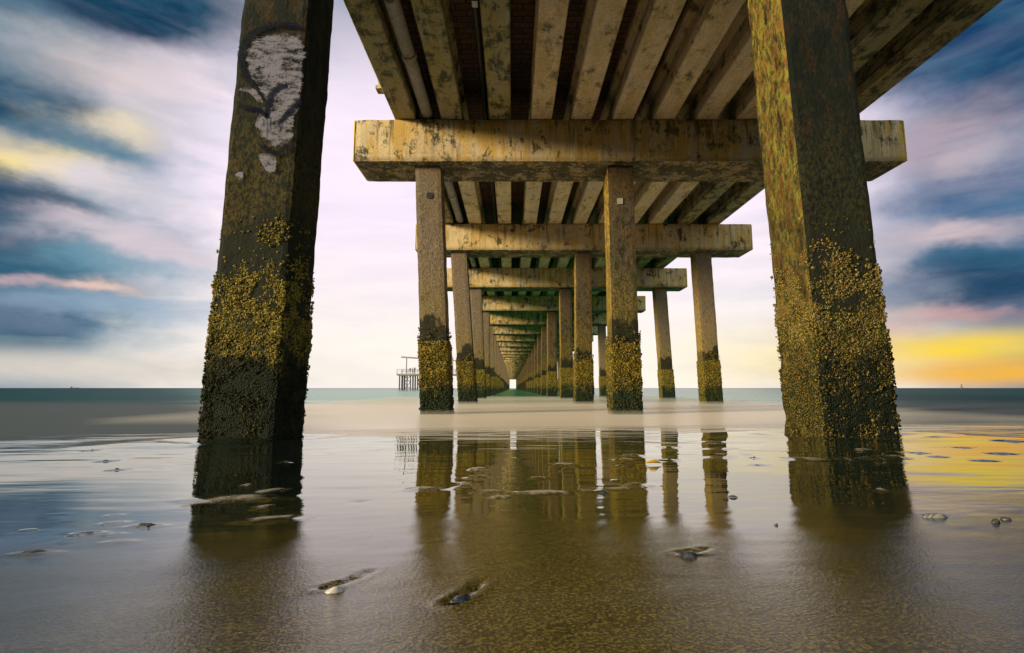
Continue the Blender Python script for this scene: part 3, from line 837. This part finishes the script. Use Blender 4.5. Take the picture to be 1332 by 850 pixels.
# ------------------------------------------------------------------ far platform, people, buoy, ship
DP = 150.0
def atD(px, py, D):
    a, b, c = pixdir(px, py); t = D/b; return a*t, D, CAMH+c*t
x0, _, zt_ = atD(519, 484, DP); x1 = atD(612, 484, DP)[0]; zd = atD(519, 489, DP)[2]
plat = empty('fishing_platform', (x0, DP, 0)); tag(plat, 'small far platform on thin legs with a boom frame, left of the pier', 'platform')
def pl(name, bm, mat):
    o = from_bm(name, bm, mat); o.parent = plat; o.location = -Vector(plat.location); return o
bm = bmesh.new(); add_box(bm, (x0, DP-3, zd), (x1, DP+3, zd+.55), .03); pl('deck', bm, MAT_FARDECK)
for yy in (DP-3.05, DP+2.95):
    bm = bmesh.new()
    for zz in (zt_+.1, zt_+.6): add_box(bm, (x0, yy, zz), (x1, yy+.1, zz+.10))
    x = x0
    while x < x1: add_box(bm, (x, yy, zd+.5), (x+.12, yy+.1, zt_+.7)); x += 1.6
    pl('railing', bm, MAT_FARDECK)
for px in (521.5, 524.5, 527.5, 535.5, 538.5, 541.5):
    x = atD(px, 500, DP)[0]
    for yy in (-2, 2):
        bm = bmesh.new(); add_tube(bm, (x, DP+yy, -1), (x, DP+yy, zd), .2, 8); pl('leg', bm, MAT_FAR)
xa, xb_ = atD(528, 500, DP)[0], atD(535, 500, DP)[0]
for p0, p1 in (((xa, .3), (xb_, 2.2)), ((xb_, .3), (xa, 2.2)), ((xa, 2.2), (xb_, zd)), ((xb_, 2.2), (xa, zd))):
    bm = bmesh.new(); add_tube(bm, (p0[0], DP-2, p0[1]), (p1[0], DP-2, p1[1]), .09, 6); pl('brace', bm, MAT_FAR)
for px in (529, 589):
    x, _, z_ = atD(px, 465, DP); bm = bmesh.new(); add_tube(bm, (x, DP, zd), (x, DP, z_), .16, 8); pl('mast', bm, MAT_FARDECK)
a_ = atD(522, 465, DP); b_ = atD(603, 470, DP); bm = bmesh.new(); add_tube(bm, a_, b_, .16, 8); add_tube(bm, (a_[0], DP, a_[2]+.25), (b_[0]-6, DP, b_[2]+.5), .06, 6); pl('boom', bm, MAT_FARDECK)
def person(px, D, z0, h, col, label, lean=0):
    x = atD(px, 484, D)[0]
    sk = [((0, 0, .52), .085, None), ((0, 0, .66), .080, 0), ((0, 0, .80), .095, 1), ((0, 0, .86), .04, 2), ((0, -.01, .93), .062, 3), ((0, -.01, .97), .05, 4),
          ((.055, 0, .48), .06, 0), ((.065, .01, .26), .045, 6), ((.07, 0, .04), .03, 7), ((.07, -.06, .015), .025, 8),
          ((-.055, 0, .48), .06, 0), ((-.065, -.02, .26), .045, 10), ((-.07, .02, .04), .03, 11), ((-.07, -.04, .015), .025, 12),
          ((.12, 0, .80), .04, 2), ((.15, -.02, .63), .032, 14), ((.13, -.12, .55), .025, 15), ((-.12, 0, .80), .04, 2), ((-.15, .0, .63), .032, 17), ((-.15, -.06, .47), .024, 18)]
    me = bpy.data.meshes.new('person'); me.from_pydata([Vector(s[0])*h for s in sk], [(i, s[2]) for i, s in enumerate(sk) if s[2] is not None], [])
    o = bpy.data.objects.new('person', me); COL.objects.link(o); o.location = (x, D, z0); o.rotation_euler = (0, 0, lean)
    md = o.modifiers.new('skin', 'SKIN'); 
    for i, s in enumerate(sk): me.skin_vertices[0].data[i].radius = (s[1]*h, s[1]*h*.8)
    me.skin_vertices[0].data[0].use_root = True
    o.modifiers.new('sub', 'SUBSURF').levels = 1
    me.materials.append(col); tag(o, label, 'person')

person(533.5, DP-1.5, zd+.55, 1.75, MAT_CLOTH, 'small figure in dark clothes at the left on the far platform', .4)
person(536.5, DP-1.5, zd+.55, 1.8, MAT_CLOTH, 'small figure in dark clothes in the middle of the far platform group', 2.0)
person(539.5, DP-1.5, zd+.55, 1.95, MAT_CLOTH, 'tallest small dark figure nearest the pile on the far platform', -.6)

# buoy on the right horizon
DB = 420.0; X, _, _ = atD(1251, 505, DB)
bu = empty('channel_buoy', (X, DB, SEA)); tag(bu, 'tiny dark channel buoy on the right horizon', 'buoy')
bm = bmesh.new(); add_tube(bm, (0, 0, -.3), (0, 0, .7), 1.3, 16); add_tube(bm, (0, 0, .7), (0, 0, 1.0), 1.3, 16, .5); o = from_bm('float', bm, MAT_RUST); o.parent = bu
bm = bmesh.new()
for a in range(4):
    t = a*math.pi/2+.4; add_tube(bm, (.6*math.cos(t), .6*math.sin(t), .9), (.25*math.cos(t), .25*math.sin(t), 3.0), .09, 6)
o = from_bm('frame', bm, MAT_RUST); o.parent = bu
bm = bmesh.new(); add_tube(bm, (0, 0, 2.9), (0, 0, 3.7), .45, 12, .2); o = from_bm('lantern', bm, MAT_RUST); o.parent = bu
# ships at the left horizon
def ship(px, D, Ls, label):
    X, _, _ = atD(px, 505, D)
    r = empty('ship', (X, D, SEA)); tag(r, label, 'ship', None)
    bm = bmesh.new(); sec = [(-.5, .10, .05), (-.42, .14, .045), (.3, .14, .045), (.45, .08, .055), (.5, .005, .065)]; prev = None
    for x, wd, hh in sec:
        ring = [bm.verts.new((x*Ls, s*wd*.5*Ls*k, z)) for s, k, z in ((-1, 1, hh*Ls), (-1, .7, -.01*Ls), (1, .7, -.01*Ls), (1, 1, hh*Ls))]
        if prev:
            for i in range(4): bm.faces.new((prev[i], prev[(i+1) % 4], ring[(i+1) % 4], ring[i]))
        else: bm.faces.new(ring)
        prev = ring
    bm.faces.new(prev[::-1]); o = from_bm('hull', bm, MAT_FAR); o.parent = r
    bm = bmesh.new(); add_box(bm, (-.42*Ls, -.05*Ls, .045*Ls), (-.30*Ls, .05*Ls, .15*Ls)); add_box(bm, (-.40*Ls, -.02*Ls, .15*Ls), (-.36*Ls, .02*Ls, .19*Ls)); o = from_bm('bridge', bm, MAT_FAR); o.parent = r
ship(97, 3500, 60, 'tiny dark ship silhouette on the far left horizon')

# ------------------------------------------------------------------ SKY
SUN_EL, SUN_AZ = R(13), R(-117)      # azimuth from +Y towards +X
world = bpy.data.worlds.new('World'); scene.world = world; world.use_nodes = True
nt = world.node_tree; bg = nt.nodes['Background']
D = node(nt, 'ShaderNodeTexCoord').outputs['Generated']
s = sep(nt, D)
AZ = M(nt, 'ARCTAN2', s[0], s[1]); EL = M(nt, 'ARCSINE', s[2])
uv = node(nt, 'ShaderNodeCombineXYZ', {0: AZ, 1: M(nt, 'MULTIPLY', EL, 2.6), 2: 0.0}).outputs[0]
w1 = node(nt, 'ShaderNodeTexNoise', {'Vector': vmul(nt, D, (1, 1, 1.7)), 'Scale': 4.6, 'Detail': 5, 'Roughness': .6})
wc = sep(nt, w1.outputs[1])
AZw = M(nt, 'ADD', AZ, M(nt, 'MULTIPLY', M(nt, 'SUBTRACT', wc[0], .5), .24))
ELw = M(nt, 'ADD', EL, M(nt, 'MULTIPLY', M(nt, 'SUBTRACT', wc[1], .5), .12))
st = tex(nt, vmul(nt, uv, (1.6, 3.6, 1)), 2.0, 6, .55, .6)
# base: bright veil of cloud, creamy at the horizon
col = mix(nt, rng_map(nt, EL, 0, .35), lin((247, 238, 226)), lin((246, 230, 244)))
col = mix(nt, rng_map(nt, EL, .48, .78), col, lin((30, 92, 118)))  # teal sky above the view, added to darken reflections in the sand
col = mix(nt, rng_map(nt, EL, .95, 1.25), col, (.75, .72, .74))  # unseen pale veil overhead, added to light the foam
col = mix(nt, rng_map(nt, M(nt, 'ABSOLUTE', AZ), .64, .88), col, lin((10, 76, 98)))  # sky at the sides turned dark teal to darken the sand's reflections
BL = [ # cx, cy, sx, sy (photo pixels), colour, strength, warp
 (30, 250, 190, 330, (50, 118, 145), .85),
 (1340, 200, 220, 300, (45, 95, 140), .95),
 (130, -40, 230, 70, (0, 55, 85), 1.0),
 (1250, 10, 150, 105, (8, 60, 105), 1.0),
 (1330, 90, 110, 60, (15, 65, 105), .8),
 (30, 130, 75, 42, (0, 72, 100), .95),
 (-60, 250, 110, 60, (12, 60, 95), .9),
 (40, 285, 110, 30, (0, 62, 90), 1.0),
 (-20, 330, 120, 40, (30, 85, 115), .8),
 (150, 345, 90, 14, (120, 165, 185), .6),
 (20, 425, 90, 30, (50, 90, 120), .85),
 (160, 405, 160, 22, (160, 180, 205), .6),
 (100, 70, 110, 34, (205, 190, 185), .85),
 (190, 120, 90, 50, (228, 212, 215), .8),
 (140, 165, 60, 22, (240, 222, 190), .8),
 (65, 222, 66, 20, (255, 226, 120), 1.0),
 (20, 190, 60, 16, (215, 195, 165), .7),
 (150, 250, 90, 24, (235, 222, 225), .8),
 (170, 315, 110, 16, (222, 205, 212), .85),
 (105, 372, 55, 9, (228, 195, 180), .9),
 (15, 362, 35, 8, (215, 180, 185), .7),
 (120, 480, 260, 22, (236, 222, 205), .85),
 (1200, 180, 120, 26, (192, 168, 178), .75),
 (1270, 205, 100, 30, (205, 185, 190), .7),
 (1240, 250, 90, 12, (120, 125, 155), .6),
 (1250, 305, 110, 20, (214, 192, 194), .9),
 (1160, 330, 50, 30, (190, 180, 195), .6),
 (1310, 340, 110, 16, (28, 82, 115), .95),
 (1290, 375, 110, 24, (0, 60, 98), 1.0),
 (1180, 390, 60, 22, (120, 130, 155), .7),
 (1250, 415, 90, 12, (190, 140, 145), .8),
 (1130, 425, 120, 20, (225, 190, 175), .6),
 (1260, 452, 150, 20, (255, 214, 0), 1.0),
 (1290, 485, 150, 16, (255, 184, 20), 1.0),
 (1060, 470, 110, 28, (255, 222, 130), .8),
 (960, 460, 90, 40, (255, 240, 205), .6),
]
for cx, cy, sx, sy, c, k in BL:
    a0, e0 = pixang(cx, cy); a1, _ = pixang(cx+sx, cy); a2, _ = pixang(cx-sx, cy); _, e1 = pixang(cx, cy-sy); _, e2 = pixang(cx, cy+sy)
    sa, se = abs(a1-a2)/2, abs(e1-e2)/2
    lowwarp = cy > 440
    u = M(nt, 'MULTIPLY', M(nt, 'SUBTRACT', AZ if lowwarp else AZw, a0), 1/sa); v = M(nt, 'MULTIPLY', M(nt, 'SUBTRACT', EL if lowwarp else ELw, e0), 1/se)
    q = M(nt, 'MULTIPLY_ADD', v, v, M(nt, 'MULTIPLY', u, u))
    q = M(nt, 'POWER', q, 1.3)
    q = M(nt, 'EXPONENT', M(nt, 'MULTIPLY', q, -.75))
    if sx < 200 and not lowwarp:
        q = M(nt, 'MULTIPLY', q, rng_map(nt, st, .3, .55, .7, 1.15))
    if sum(c) < 330: k *= 1.3
    q = M(nt, 'MULTIPLY', q, k, clamp=True)
    col = mix(nt, q, col, tuple(v_*(.8 if max(c) < 200 else .9) for v_ in lin(c)))
# soft streaks
bil = tex(nt, vmul(nt, uv, (1, 1.5, 1)), 7.0, 5, .6, .4)
col = mix(nt, M(nt, 'MULTIPLY', rng_map(nt, bil, .38, .68, 0, .17), rng_map(nt, M(nt, 'ABSOLUTE', AZ), .25, .55)), col, lin((85, 138, 160)))
col = mix(nt, rng_map(nt, st, .40, .66, .0, .14), col, lin((170, 180, 205)))
# sky behind the camera, set brighter as added fill for the cap fronts
back = rng_map(nt, s[1], -.25, -.7)
col = mix(nt, back, col, (.95, .98, .86))
low = rng_map(nt, s[2], -.01, -.05)
col = mix(nt, low, col, (.12, .11, .10))
sky = node(nt, 'ShaderNodeTexSky', sky_type='NISHITA'); sky.sun_disc = False; sky.sun_elevation = SUN_EL; sky.sun_rotation = SUN_AZ
add = mix(nt, 1.0, col, mix(nt, 1.0, sky.outputs[0], (.004, .004, .004), 'MULTIPLY'), 'ADD')
world.cycles.sampling_method = 'NONE'
L(nt, add, bg.inputs[0]); bg.inputs[1].default_value = .68

sun_d = bpy.data.lights.new('sun', 'SUN'); sun = bpy.data.objects.new('sun', sun_d); COL.objects.link(sun)
sun_d.energy = 4.2; sun_d.angle = R(12); sun_d.color = (1, .80, .50)
dv = Vector((math.sin(SUN_AZ)*math.cos(SUN_EL), math.cos(SUN_AZ)*math.cos(SUN_EL), math.sin(SUN_EL)))
sun.rotation_euler = dv.to_track_quat('Z', 'Y').to_euler()

vs = scene.view_settings; vs.view_transform = 'Standard'; vs.look = 'None'; vs.exposure = 0.7; vs.gamma = 1.0
cy = scene.cycles; cy.max_bounces = 6; cy.diffuse_bounces = 3; cy.glossy_bounces = 3; cy.caustics_reflective = False; cy.caustics_refractive = False
scene.render.resolution_x = 1024; scene.render.resolution_y = 653
